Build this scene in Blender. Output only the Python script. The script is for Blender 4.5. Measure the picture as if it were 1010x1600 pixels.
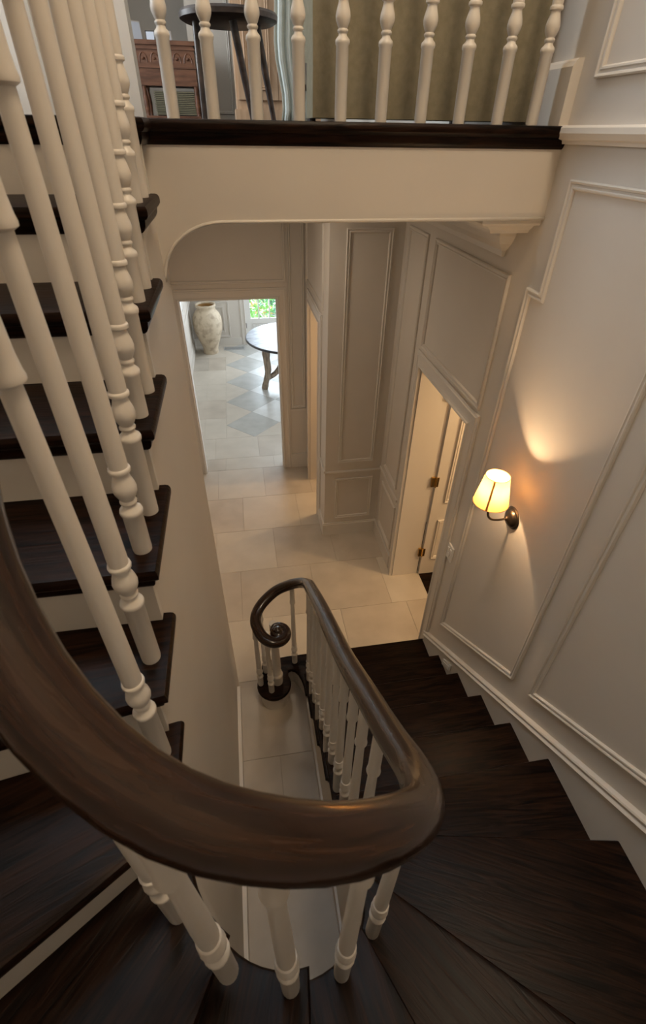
import bpy, bmesh, math, random
from mathutils import Vector, Matrix
random.seed(7)
C = bpy.context.scene.collection
S = bpy.context.scene
PI = math.pi
for o in list(bpy.data.objects): bpy.data.objects.remove(o)

# ------------------------------------------------------------------ camera
RISE = 0.184
RT = Vector((0.9868118, -0.16132165, 0.01333372))
UP = Vector((0.09011844, 0.6159443, 0.78261822))
FW = Vector((0.13446609, 0.77109529, -0.62235916))
cd = bpy.data.cameras.new('camera'); cam = bpy.data.objects.new('camera', cd); C.objects.link(cam)
cam.matrix_world = Matrix(((RT.x, UP.x, -FW.x, 0), (RT.y, UP.y, -FW.y, 0), (RT.z, UP.z, -FW.z, 3.28717), (0, 0, 0, 1)))
cd.sensor_fit = 'VERTICAL'; cd.sensor_height = 36; cd.sensor_width = 36
cd.lens = 748.6 / 1600 * 36
cd.clip_start = 0.02; cd.clip_end = 200
cd.dof.use_dof = True; cd.dof.focus_distance = 3.2; cd.dof.aperture_fstop = 7.0
S.camera = cam

# ------------------------------------------------------------------ world, lights, exposure
S.view_settings.view_transform = 'Standard'; S.view_settings.look = 'None'
S.view_settings.gamma = 1; S.view_settings.use_curve_mapping = False
S.view_settings.exposure = 0.8
w = bpy.data.worlds.new('world'); S.world = w; w.use_nodes = True
wn = w.node_tree.nodes; bg = wn['Background']
bg.inputs[0].default_value = (0.75, 0.88, 1.0, 1); bg.inputs[1].default_value = 4.0

def area(name, loc, direction, sx, sy, power, col, spread=180):
    l = bpy.data.lights.new(name, 'AREA'); l.shape = 'RECTANGLE'; l.size = sx; l.size_y = sy
    l.energy = power; l.color = col; l.spread = math.radians(spread)
    o = bpy.data.objects.new(name, l); C.objects.link(o); o.location = loc
    o.rotation_euler = Vector(direction).to_track_quat('-Z', 'Y').to_euler(); return o
def point(name, loc, power, col, rad=0.03):
    l = bpy.data.lights.new(name, 'POINT'); l.energy = power; l.color = col; l.shadow_soft_size = rad
    o = bpy.data.objects.new(name, l); C.objects.link(o); o.location = loc; return o
WARM = (1.0, 0.77, 0.52); COOL = (0.78, 0.89, 1.0); AMB = (1.0, 0.66, 0.34)
area('daylight_foyer_window', (1.6, 9.2, 1.6), (-0.15, -1, -0.35), 2.6, 2.0, 66, COOL)
area('daylight_foyer_side', (3.0, 7.2, 1.8), (-1, 0, -0.3), 2.4, 2.0, 30, COOL)
area('daylight_skylight', (-0.35, 2.3, 6.06), (0, 0, -1), 1.3, 1.1, 9, COOL)
area('daylight_landing_window', (-2.9, 2.55, 4.6), (1, 0, -0.2), 0.8, 1.9, 27, COOL)
area('daylight_upstairs_window', (-2.8, 5.2, 4.7), (0.85, -0.25, -0.15), 2.0, 1.9, 75, (0.88, 0.95, 1.0))
area('daylight_upstairs_far', (3.2, 5.0, 4.8), (-1, 0.1, -0.2), 2.0, 1.8, 110, (0.90, 0.96, 1.0))
area('stairwell_ceiling_lamp', (0.75, 0.3, 5.95), (-0.1, 0.2, -1), 0.7, 0.7, 25.5, WARM)
area('hall_ceiling_lamp', (0.1, 3.4, 3.0), (0, 0, -1), 0.25, 0.25, 3.6, (1.0, 0.84, 0.66))
point('side_room_lamp', (2.2, 4.66, 2.25), 42, AMB, 0.03)
point('right_room_lamp', (2.6, 2.2, 2.2), 45, AMB, 0.1)

# ------------------------------------------------------------------ materials
def mat(name, col, rough=0.5, metal=0, coat=0, spec=0.5, emit=None, es=0):
    m = bpy.data.materials.new(name); m.use_nodes = True
    b = m.node_tree.nodes['Principled BSDF']
    b.inputs['Base Color'].default_value = (*col, 1); b.inputs['Roughness'].default_value = rough
    b.inputs['Metallic'].default_value = metal; b.inputs['Coat Weight'].default_value = coat
    b.inputs['Specular IOR Level'].default_value = spec
    if emit: b.inputs['Emission Color'].default_value = (*emit, 1); b.inputs['Emission Strength'].default_value = es
    return m
def noise_mat(name, c1, c2, scale=(1, 1, 1), nscale=5, rough=0.5, bump=0.0, detail=6, lo=0.35, hi=0.65, coat=0, dist=0.0, rough2=None, coords='Object'):
    m = mat(name, c1, rough, coat=coat); nt = m.node_tree; n = nt.nodes; L = nt.links; b = n['Principled BSDF']
    tc = n.new('ShaderNodeTexCoord'); mp = n.new('ShaderNodeMapping'); mp.inputs['Scale'].default_value = scale
    L.new(tc.outputs[coords], mp.inputs[0])
    t = n.new('ShaderNodeTexNoise'); t.inputs['Scale'].default_value = nscale; t.inputs['Detail'].default_value = detail
    t.inputs['Distortion'].default_value = dist; L.new(mp.outputs[0], t.inputs['Vector'])
    r = n.new('ShaderNodeValToRGB'); r.color_ramp.elements[0].position = lo; r.color_ramp.elements[1].position = hi
    r.color_ramp.elements[0].color = (*c1, 1); r.color_ramp.elements[1].color = (*c2, 1)
    L.new(t.outputs['Fac'], r.inputs[0]); L.new(r.outputs[0], b.inputs['Base Color'])
    if rough2 is not None:
        rr = n.new('ShaderNodeMapRange'); rr.inputs['To Min'].default_value = rough; rr.inputs['To Max'].default_value = rough2
        L.new(t.outputs['Fac'], rr.inputs[0]); L.new(rr.outputs[0], b.inputs['Roughness'])
    if bump:
        bp = n.new('ShaderNodeBump'); bp.inputs['Strength'].default_value = bump; bp.inputs['Distance'].default_value = 0.004
        L.new(t.outputs['Fac'], bp.inputs['Height']); L.new(bp.outputs[0], b.inputs['Normal'])
    return m
M = {}
M['wall'] = noise_mat('wall_paint', (0.60, 0.55, 0.49), (0.62, 0.57, 0.505), nscale=3, rough=0.55, bump=0.02)
M['trim'] = mat('trim_paint', (0.64, 0.595, 0.535), 0.38)
M['baluster'] = mat('baluster_paint', (0.68, 0.635, 0.575), 0.35)
M['ceiling'] = mat('ceiling_paint', (0.72, 0.68, 0.62), 0.8)
M['wood'] = noise_mat('dark_oak', (0.0022, 0.001, 0.0006), (0.020, 0.0078, 0.0036), scale=(1.3, 16, 16), nscale=3.2, rough=0.30, rough2=0.44, bump=0.3, detail=10, lo=0.36, hi=0.66, dist=1.6); M['wood'].node_tree.nodes['Principled BSDF'].inputs['Specular IOR Level'].default_value = 0.11
M['rail'] = noise_mat('rail_mahogany', (0.008, 0.0032, 0.0018), (0.038, 0.0165, 0.0078), scale=(2.2, 9, 1), nscale=2.5, rough=0.20, rough2=0.32, detail=9, lo=0.3, hi=0.75, coat=0.25, dist=0.9, coords='UV'); M['rail'].node_tree.nodes['Principled BSDF'].inputs['Specular IOR Level'].default_value = 0.28
M['stone'] = noise_mat('limestone', (0.40, 0.345, 0.28), (0.50, 0.44, 0.365), nscale=3.5, rough=0.42, bump=0.05, detail=12, lo=0.3, hi=0.7, coords='Object')
M['stone2'] = noise_mat('limestone_pale', (0.47, 0.42, 0.35), (0.53, 0.475, 0.40), nscale=4.5, rough=0.42, bump=0.05, detail=12, lo=0.3, hi=0.7)
M['stone3'] = noise_mat('limestone_grey', (0.37, 0.325, 0.27), (0.46, 0.41, 0.345), nscale=5, rough=0.42, bump=0.05, detail=12, lo=0.3, hi=0.7)
M['grout'] = mat('grout', (0.36, 0.315, 0.26), 0.8)
M['slate'] = noise_mat('slate_stone', (0.36, 0.355, 0.33), (0.42, 0.415, 0.39), nscale=6, rough=0.35, detail=10)
M['white_stone'] = noise_mat('white_marble', (0.52, 0.52, 0.50), (0.60, 0.60, 0.58), nscale=6, rough=0.3, detail=10)
M['bronze'] = mat('dark_bronze', (0.10, 0.075, 0.055), 0.3, metal=0.9)
M['brass'] = mat('brass', (0.75, 0.48, 0.16), 0.25, metal=1)
M['plate'] = mat('white_plastic', (0.72, 0.70, 0.66), 0.3)
M['jar'] = noise_mat('jar_glaze', (0.58, 0.48, 0.35), (0.34, 0.26, 0.185), nscale=10, rough=0.75, bump=0.6, detail=14, lo=0.46, hi=0.72)
M['jar_in'] = mat('jar_inside', (0.30, 0.16, 0.05), 0.7)
M['tabletop'] = noise_mat('worn_painted_wood', (0.27, 0.28, 0.31), (0.06, 0.065, 0.09), scale=(1.5, 6, 1), nscale=5, rough=0.4, detail=12, lo=0.5, hi=0.68)
M['tabledark'] = mat('dark_table_edge', (0.045, 0.045, 0.05), 0.4)
M['tableleg'] = noise_mat('weathered_wood', (0.34, 0.27, 0.20), (0.10, 0.07, 0.05), scale=(6, 6, 1), nscale=6, rough=0.6, detail=10, bump=0.3, lo=0.45, hi=0.7)
M['stoolwood'] = noise_mat('aged_dark_wood', (0.028, 0.020, 0.018), (0.09, 0.065, 0.055), scale=(1, 6, 3), nscale=6, rough=0.38, detail=9, bump=0.2)
M['deskwood'] = noise_mat('carved_walnut', (0.09, 0.035, 0.018), (0.19, 0.08, 0.042), scale=(1, 6, 6), nscale=5, rough=0.4, detail=8)
M['oak'] = noise_mat('light_oak', (0.50, 0.33, 0.21), (0.60, 0.42, 0.28), scale=(7, 7, 1), nscale=4, rough=0.45, detail=8)
M['linen'] = noise_mat('olive_linen', (0.225, 0.195, 0.125), (0.265, 0.23, 0.155), scale=(1, 1, 1), nscale=40, rough=0.9, detail=10, bump=0.5)
M['curtain'] = mat('pale_curtain', (0.62, 0.68, 0.66), 0.85)
M['wicker'] = mat('wicker', (0.16, 0.145, 0.09), 0.7)
M['leaf_a'] = mat('leaf_green', (0.25, 0.55, 0.15), 0.5)
M['leaf_b'] = mat('leaf_deep_green', (0.15, 0.36, 0.22), 0.5)
M['flower'] = mat('flower_orange', (0.85, 0.45, 0.25), 0.5)
M['ground'] = mat('pale_paving', (0.55, 0.53, 0.5), 0.8)
M['vent'] = mat('vent_metal', (0.5, 0.52, 0.53), 0.35, metal=0.7)
M['photo'] = mat('photo_print', (0.55, 0.6, 0.7), 0.4)
M['silver'] = mat('silver_frame', (0.6, 0.6, 0.6), 0.3, metal=0.8)
# lamp shade: thin translucent fabric
m = bpy.data.materials.new('lamp_shade_fabric'); m.use_nodes = True; nt = m.node_tree; n = nt.nodes; n.remove(n['Principled BSDF'])
df = n.new('ShaderNodeBsdfDiffuse'); df.inputs[0].default_value = (0.7, 0.48, 0.24, 1)
tl = n.new('ShaderNodeBsdfTranslucent'); tl.inputs[0].default_value = (0.66, 0.38, 0.12, 1)
mx = n.new('ShaderNodeMixShader'); mx.inputs[0].default_value = 0.42
nt.links.new(df.outputs[0], mx.inputs[1]); nt.links.new(tl.outputs[0], mx.inputs[2]); nt.links.new(mx.outputs[0], n['Material Output'].inputs[0])
M['shade'] = m
M['bulb'] = mat('bulb_glow', (1, 0.9, 0.7), 0.4, emit=(1.0, 0.80, 0.50), es=25)
M['lampglow'] = mat('lamp_glow', (1, 0.9, 0.7), 0.4, emit=(1.0, 0.8, 0.55), es=6)
g = bpy.data.materials.new('window_glass'); g.use_nodes = True; nt = g.node_tree; n = nt.nodes; n.remove(n['Principled BSDF'])
tr = n.new('ShaderNodeBsdfTransparent'); gl = n.new('ShaderNodeBsdfGlossy'); gl.inputs['Roughness'].default_value = 0.02
mx = n.new('ShaderNodeMixShader'); fr = n.new('ShaderNodeFresnel'); fr.inputs[0].default_value = 1.45
nt.links.new(fr.outputs[0], mx.inputs[0]); nt.links.new(tr.outputs[0], mx.inputs[1]); nt.links.new(gl.outputs[0], mx.inputs[2]); nt.links.new(mx.outputs[0], n['Material Output'].inputs[0])
M['glass'] = g

# ------------------------------------------------------------------ helpers
def link(name, me, m, parent=None, smooth=False):
    o = bpy.data.objects.new(name, me); C.objects.link(o)
    if m is not None and not me.materials: me.materials.append(m)
    if parent: o.parent = parent
    if smooth:
        for p in me.polygons: p.use_smooth = True
    return o
def obj(name, bm, m, parent=None, smooth=False, sharp=None):
    bmesh.ops.recalc_face_normals(bm, faces=bm.faces)
    me = bpy.data.meshes.new(name); bm.to_mesh(me); bm.free()
    o = link(name, me, m, parent, smooth)
    if smooth and sharp is not None:
        try: me.set_sharp_from_angle(angle=math.radians(sharp))
        except Exception: pass
    return o
def bx(bm, x0, x1, y0, y1, z0, z1):
    vs = [bm.verts.new(p) for p in ((x0, y0, z0), (x1, y0, z0), (x1, y1, z0), (x0, y1, z0), (x0, y0, z1), (x1, y0, z1), (x1, y1, z1), (x0, y1, z1))]
    for f in ((0, 3, 2, 1), (4, 5, 6, 7), (0, 1, 5, 4), (1, 2, 6, 5), (2, 3, 7, 6), (3, 0, 4, 7)): bm.faces.new([vs[i] for i in f])
    return vs
def bevel(bm, w=0.004, seg=2):
    bmesh.ops.bevel(bm, geom=[e for e in bm.edges if e.is_manifold and e.calc_face_angle(0) > 0.5], offset=w, segments=seg, affect='EDGES', profile=0.5); return bm
def box(name, m, x0, x1, y0, y1, z0, z1, parent=None, bev=0.0, seg=2):
    bm = bmesh.new(); bx(bm, x0, x1, y0, y1, z0, z1)
    if bev: bevel(bm, bev, seg)
    return obj(name, bm, m, parent)
def tag(o, label=None, cat=None, group=None, kind=None):
    if label: o['label'] = label
    if cat: o['category'] = cat
    if group: o['group'] = group
    if kind: o['kind'] = kind
    return o
def st(o, label=None): o['kind'] = 'structure'; (label and o.__setitem__('label', label)); return o
def empty(name, loc, label=None, cat=None, group=None):
    o = bpy.data.objects.new(name, None); C.objects.link(o); o.location = loc; o.empty_display_size = 0.05
    tag(o, label, cat, group); o['_b'] = 1; return o
def adopt(root, *objs):
    """children were modelled in world space: parent them and keep them in place"""
    for o in objs:
        o.parent = root; o.matrix_parent_inverse = Matrix.Translation(root.location).inverted()
def prism(bm, poly3, off):
    """poly3: list of 3-D points (planar polygon); off: extrusion vector"""
    off = Vector(off); a = [bm.verts.new(p) for p in poly3]; b = [bm.verts.new(Vector(p) + off) for p in poly3]; n = len(a)
    bm.faces.new(a); bm.faces.new(b[::-1])
    for i in range(n): bm.faces.new((a[i], b[i], b[(i + 1) % n], a[(i + 1) % n]))
def lathe(bm, prof, cx=0, cy=0, z0=0, seg=20):
    rings = []
    for r, z in prof:
        if r < 1e-5: rings.append([bm.verts.new((cx, cy, z0 + z))])
        else: rings.append([bm.verts.new((cx + r * math.cos(2 * PI * i / seg), cy + r * math.sin(2 * PI * i / seg), z0 + z)) for i in range(seg)])
    for a, b in zip(rings, rings[1:]):
        for i in range(seg):
            j = (i + 1) % seg
            if len(a) == 1 and len(b) == 1: continue
            if len(a) == 1: bm.faces.new((a[0], b[j], b[i]))
            elif len(b) == 1: bm.faces.new((a[i], a[j], b[0]))
            else: bm.faces.new((a[i], a[j], b[j], b[i]))
    for R, fl in ((rings[0], 1), (rings[-1], 0)):
        if len(R) > 1: bm.faces.new(R[::-1] if fl else R)
def tube(bm, pts, rad, seg=10, caps=True, squash=1.0):
    """sweep an (elliptical) section along pts; rad is a number or list"""
    P = [Vector(p) for p in pts]; n = len(P)
    R = rad if isinstance(rad, (list, tuple)) else [rad] * n
    rings = []; prevN = None
    for i in range(n):
        T = (P[min(i + 1, n - 1)] - P[max(i - 1, 0)]).normalized()
        N = T.cross(Vector((0, 0, 1)))
        if N.length < 0.05: N = prevN if prevN else T.cross(Vector((0, 1, 0)))
        N = N.normalized()
        if prevN and N.dot(prevN) < 0: N = -N
        prevN = N; B = N.cross(T).normalized()
        rings.append([bm.verts.new(P[i] + N * (R[i] * math.cos(2 * PI * k / seg)) + B * (R[i] * squash * math.sin(2 * PI * k / seg))) for k in range(seg)])
    for a, b in zip(rings, rings[1:]):
        for i in range(seg): bm.faces.new((a[i], a[(i + 1) % seg], b[(i + 1) % seg], b[i]))
    if caps: bm.faces.new(rings[0][::-1]); bm.faces.new(rings[-1])
def plane_frame(kind, c):
    """map (u,v,out) to 3-D. 'R': wall X=c facing -X (u=Y); 'B': wall Y=c facing -Y (u=X)"""
    if kind == 'R': return lambda u, v, d: (c - d, u, v)
    if kind == 'L': return lambda u, v, d: (c + d, u, v)
    return lambda u, v, d: (u, c - d, v)
def off_path(pts, d, closed):
    n = len(pts); out = []
    for i in range(n):
        p = Vector(pts[i])
        def nrm(a, b): t = (Vector(b) - Vector(a)).normalized(); return Vector((-t.y, t.x))
        if closed or (0 < i < n - 1):
            n1 = nrm(pts[i - 1], p); n2 = nrm(p, pts[(i + 1) % n]); b = n1 + n2; b = b / max(0.25, b.dot(n1)) if b.length > 1e-6 else n1
        elif i == 0: b = nrm(p, pts[1])
        else: b = nrm(pts[i - 1], p)
        out.append(p + b * d)
    return out
PANEL = [(0, 0), (0, .011), (.004, .015), (.009, .013), (.012, .008), (.018, .008), (.021, .012), (.026, .011), (.03, .004), (.03, 0)]
ARCHI = [(0, 0), (0, .024), (.006, .028), (.013, .026), (.017, .019), (.03, .016), (.062, .014), (.066, .018), (.078, .018), (.082, .013), (.095, .011), (.095, 0)]
def moulding(bm, path, prof, fr, closed=True):
    """path in (u,v); profile offsets go to the LEFT of the path direction"""
    rings = [[bm.verts.new(fr(q.x, q.y, h)) for q in off_path(path, w, closed)] for w, h in prof]
    n = len(path)
    for a, b in zip(rings, rings[1:]):
        for i in range(n if closed else n - 1):
            j = (i + 1) % n; bm.faces.new((a[i], a[j], b[j], b[i]))
    if not closed:
        for i in (0, n - 1): bm.faces.new([r[i] for r in rings])
tn = [0]
def panel(pts, fr, prof=PANEL, label=None, name=None):
    # ensure counter-clockwise so the profile runs inwards
    a = sum(pts[i][0] * pts[(i + 1) % len(pts)][1] - pts[(i + 1) % len(pts)][0] * pts[i][1] for i in range(len(pts)))
    if a < 0: pts = pts[::-1]
    tn[0] += 1; bm = bmesh.new(); moulding(bm, pts, prof, fr)
    return st(obj(name or 'trim_%d' % tn[0], bm, M['trim']), label)
def strip(path, prof, fr, name=None, label=None, m='trim'):
    tn[0] += 1; bm = bmesh.new(); moulding(bm, path, prof, fr, closed=False)
    return st(obj(name or 'trim_%d' % tn[0], bm, M[m]), label)
def rect(u0, u1, v0, v1): return [(u0, v0), (u1, v0), (u1, v1), (u0, v1)]

# ------------------------------------------------------------------ stair geometry data
RW = 0.215; YC0 = 0.42; XR = 1.2; XL = -1.22; YB = -0.62; LAND = 18 * RISE
def well(s, R=RW):
    """well edge path: s<0 right side straight, 0..piR arc, then left side (s scaled on RW)"""
    if s < 0: return Vector((R, YC0 - s, 0))
    if s <= PI * RW: a = s / RW; return Vector((R * math.cos(a), YC0 - R * math.sin(a), 0))
    return Vector((-R, YC0 + (s - PI * RW), 0))
rad = math.radians
SK = {k: -(2.15 - .267 * (k - 1) - YC0) for k in range(1, 7)}
SK[7] = -(.616 - YC0); SK[8] = -.041; SK[9] = rad(37.4) * RW; SK[10] = rad(84) * RW; SK[11] = rad(128) * RW; SK[12] = rad(175) * RW
for k, y in ((13, .566), (14, .736), (15, 1.0), (16, 1.265), (17, 1.53), (18, 1.795)): SK[k] = PI * RW + y - YC0
OUT = {k: Vector((XR, 2.15 - .267 * (k - 1), 0)) for k in range(1, 7)}
OUT[7] = Vector((XR, .433, 0)); OUT[8] = Vector((XR, -.394, 0)); OUT[9] = Vector((.58, YB, 0)); OUT[10] = Vector((-.055, YB, 0))
OUT[11] = Vector((-.59, YB, 0)); OUT[12] = Vector((XL, -.26, 0)); OUT[13] = Vector((XL, .405, 0))
for k, y in ((14, .736), (15, 1.0), (16, 1.265), (17, 1.53), (18, 1.795)): OUT[k] = Vector((XL, y, 0))
def up_n(k):
    t = (OUT[k] - well(SK[k])).normalized(); n = Vector((t.y, -t.x, 0))   # right of inner->outer direction
    return n
def inner_pts(s0, s1, R=RW):
    ss = [s0]; x = s0
    cand = [0, PI * RW] + [PI * RW * i / 24 for i in range(25)]
    ss += sorted(c for c in set(cand) if s0 + 1e-3 < c < s1 - 1e-3) + [s1]
    return [well(x, R) for x in ss]

def tread_mesh(poly, nosed, ztop, thick_prof, name, parent):
    """poly CCW/any list of Vectors, nosed[i] True if edge i->i+1 carries the nosing profile"""
    n = len(poly); area2 = sum(poly[i].x * poly[(i + 1) % n].y - poly[(i + 1) % n].x * poly[i].y for i in range(n))
    if area2 < 0:
        poly = poly[::-1]; nosed = [nosed[(n - 2 - i) % n] for i in range(n)]
    def inset(d):
        out = []
        for i in range(n):
            p0, p, p1 = poly[i - 1], poly[i], poly[(i + 1) % n]
            t0 = (p - p0).normalized(); t1 = (p1 - p).normalized()
            n0 = Vector((-t0.y, t0.x, 0)); n1 = Vector((-t1.y, t1.x, 0))
            d0 = d if nosed[i - 1] else 0; d1 = d if nosed[i] else 0
            det = t0.x * t1.y - t0.y * t1.x
            if abs(det) < 0.02: out.append(p + n1 * ((d0 + d1) / 2)); continue
            a = p + n0 * d0; b = p + n1 * d1; c = b - a
            u = (c.x * t1.y - c.y * t1.x) / det; out.append(a + t0 * u)
        return out
    bm = bmesh.new(); rings = []
    for d, z in thick_prof: rings.append([bm.verts.new((q.x, q.y, ztop + z)) for q in inset(d)])
    for a, b in zip(rings, rings[1:]):
        for i in range(n): bm.faces.new((a[i], a[(i + 1) % n], b[(i + 1) % n], b[i]))
    bm.faces.new(rings[0]); bm.faces.new(rings[-1][::-1])
    return obj(name, bm, M['wood'], parent, smooth=True, sharp=28)
NOSE = [(.012, 0), (.005, -.002), (.001, -.008), (0, -.015), (.001, -.024), (.006, -.031), (.012, -.034), (.013, -.040), (.0145, -.050), (.020, -.060), (.027, -.066)]

# ------------------------------------------------------------------ ground floor and shell
T = 0.15
floor = st(box('floor', M['grout'], -3, 4.4, -1.0, 10.8, -0.1, -0.004), 'pale limestone tiled hall and foyer floor')
def tile(parent, pts, z, m, name='tile', th=0.006, gap=0.001):
    bm = bmesh.new(); c = sum((Vector(p) for p in pts), Vector((0, 0))) / len(pts)
    q = [Vector(p) for p in pts]
    n = len(q); a2 = sum(q[i].x * q[(i + 1) % n].y - q[(i + 1) % n].x * q[i].y for i in range(n))
    if a2 < 0: q = q[::-1]
    lo = off_path([tuple(p) for p in q], gap, True); hi = off_path([tuple(p) for p in q], gap + .001, True)
    A = [bm.verts.new((p.x, p.y, z - th)) for p in lo]; B = [bm.verts.new((p.x, p.y, z - .001)) for p in lo]; D = [bm.verts.new((p.x, p.y, z)) for p in hi]
    for i in range(n):
        j = (i + 1) % n; bm.faces.new((A[i], A[j], B[j], B[i])); bm.faces.new((B[i], B[j], D[j], D[i]))
    bm.faces.new(D)
    o = obj(name, bm, m, parent); return o
stones = [M['stone'], M['stone2'], M['stone3'], M['stone'], M['stone2']]
ys = [-.25, .34, .93, 1.52, 2.11, 2.70, 3.29, 3.88, 4.46, 5.06, 5.33, 5.85]
offs = [.1, .3, .0, .33, .04, .45, .14, -.157, .11, .26, .09]
wds = [.62, .6, .58, .62, .6, .66, .58, .6, .54, .6, .56]
for i in range(len(ys) - 1):
    y0, y1 = ys[i], ys[i + 1]; w0 = wds[i]; x = offs[i] - 3 * w0
    lim0, lim1 = (-.25, .24) if y1 < 2.0 else ((-.72, 1.46) if y1 < 5.1 else (-.93, 1.6))
    while x < lim1:
        a, b = max(x, lim0), min(x + w0, lim1)
        if b - a > .05: tile(floor, [(a, y0), (b, y0), (b, y1), (a, y1)], 0, random.choice(stones))
        x += w0
# foyer: rectangular border on the left, diamonds inlaid on the right
yy = [5.85, 6.45, 7.05, 7.65, 8.25, 8.85, 9.5]
for i in range(6):
    x = -.93; j = 0; wl = (.305, .61)[i % 2]
    while x < -.33:
        b = min(x + (wl if j == 0 else .61), -.325); tile(floor, [(x, yy[i]), (b, yy[i]), (b, yy[i + 1]), (x, yy[i + 1])], 0, random.choice(stones)); x = b; j += 1
h = .375
for i in range(-1, 7):
    for j in range(-1, 10):
        if (i + j) % 2: continue
        cx, cy = .05 + h * i, 6.22 + h * j
        pts = [(cx - h, cy), (cx, cy - h), (cx + h, cy), (cx, cy + h)]
        # clip to X>-.325 and Y>5.85
        def clip(P, f):
            out = []
            for a, b in zip(P, P[1:] + P[:1]):
                fa, fb = f(a), f(b)
                if fa >= 0: out.append(a)
                if (fa > 0 > fb) or (fa < 0 < fb): t = fa / (fa - fb); out.append((a[0] + (b[0] - a[0]) * t, a[1] + (b[1] - a[1]) * t))
            return out
        for f in (lambda p: p[0] + .325, lambda p: p[1] - 5.85, lambda p: 9.5 - p[1]):
            pts = clip(pts, f) if len(pts) > 2 else []
        if len(pts) < 3: continue
        edge = i < 0 or j < 0
        tile(floor, pts, 0, M['stone2'] if edge else (M['slate'] if i % 2 == 0 else M['white_stone']))

def wallmesh(name, boxes, m='wall', label=None):
    bm = bmesh.new()
    for b in boxes: bx(bm, *b)
    return st(obj(name, bm, M[m]), label)
# right wall with doorway (Y 2.21..3.03, z<2.03)
wallmesh('wall_right', [(1.2, 1.44, YB - .1, 2.21, 0, 6.1), (1.2, 1.44, 3.03, 3.74, 0, 3.03), (1.2, 1.44, 2.21, 3.03, 2.03, 6.1), (1.2, 1.44, 3.03, 10.4, 3.03, 6.1)], label='off white panelled wall along the stairs, right side')
wallmesh('wall_far', [(-.85, -.572, 5.03, 5.15, 0, 3.03), (-.572, .378, 5.03, 5.15, 1.992, 3.03), (.378, .86, 5.03, 5.15, 0, 3.03), (.86, 3.2, 5.03, 5.15, 0, 3.03)], label='hall end wall with the doorway to the foyer')
wallmesh('wall_side_hall', [(.66, .78, 3.86, 4.06, 0, 3.03), (.66, .78, 4.06, 4.72, 2.03, 3.03), (.66, .78, 4.72, 5.03, 0, 3.03)], label='side wall of the hall with a narrow doorway')
wallmesh('wall_pier', [(.66, 1.26, 3.705, 3.86, 0, 3.03), (1.26, 3.2, 3.742, 3.86, 0, 3.03)], label='panelled pier wall between the two side doorways')
wallmesh('wall_hall_left', [(-.85, -.72, 2.0, 5.03, 0, 3.03)])
wallmesh('wall_hall_back', [(-.72, -.35, 2.0, 2.12, 0, 3.03)])
# side room and right room shells
wallmesh('wall_rooms', [(3.1, 3.2, 3.86, 5.03, 0, 3.03), (3.4, 3.5, .9, 3.74, 0, 3.03), (1.44, 3.5, .8, .9, 0, 3.03)])
wallmesh('wall_left', [(XL - .12, XL, YB - .1, 2.0, 2.0, 6.1), (-3.1, XL, 2.0, 2.1, 3.312, 6.1)])
wallmesh('wall_back', [(XL - .12, 1.44, YB - .12, YB, 0, 6.1)])
wallmesh('ceiling', [(-3.1, 3.5, YB - .12, 1.7, 6.1, 6.2), (-3.1, 3.5, 2.9, 10.4, 6.1, 6.2), (-3.1, -1.05, 1.7, 2.9, 6.1, 6.2), (.35, 3.5, 1.7, 2.9, 6.1, 6.2)], m='ceiling')
st(box('window_1', M['glass'], -1.05, .35, 1.7, 2.9, 6.14, 6.15), 'skylight over the landing')
wallmesh('ceiling_hall', [(-.85, 3.5, 2.12, 5.15, 3.03, 3.2), (1.44, 3.5, .8, 2.12, 3.03, 3.2), (-1.6, 3.5, 5.15, 9.7, 3.03, 3.2)], m='ceiling')

# foyer walls
fx0 = -.90
wallmesh('wall_foyer_left', [(fx0 - .12, fx0, 5.15, 9.6, 0, 3.03)])
wallmesh('wall_foyer_right', [(3.3, 3.42, 5.15, 9.6, 0, 3.03)])
wallmesh('wall_foyer_far', [(fx0, .10, 9.5, 9.62, 0, 3.03), (.10, 1.05, 9.5, 9.62, 2.15, 3.03), (1.05, 3.3, 9.5, 9.62, 0, 3.03)])
frF = plane_frame('B', 9.5)
panel(rect(-.80, -.20, .16, .80), frF); panel(rect(-.70, -.30, .25, .72), frF, name='trim_foyer_inner')
panel(rect(-.80, -.20, .95, 2.0), frF)
strip([(-.90, .845), (-.03, .845)], [(0, 0), (0, .02), (.02, .026), (.035, .02), (.035, 0)], frF)
strip([(0.10, 0.0), (0.10, 2.15), (1.05, 2.15), (1.05, 0)], ARCHI, frF, label='white architrave round the glazed garden door')
frFL = plane_frame('L', fx0)
for y0, y1 in ((5.4, 7.0), (7.2, 9.2)): panel(rect(y0, y1, .16, .80), frFL); panel(rect(y0, y1, .98, 2.3), frFL)
strip([(9.5, .845), (5.15, .845)], [(0, 0), (0, .02), (.02, .026), (.035, .02), (.035, 0)], frFL)
st(box('baseboard_foyer_left', M['trim'], fx0, fx0 + .02, 5.15, 9.5, 0, .14)); st(box('baseboard_foyer_far', M['trim'], fx0 + .02, 0, 9.48, 9.5, 0, .14))
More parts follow.
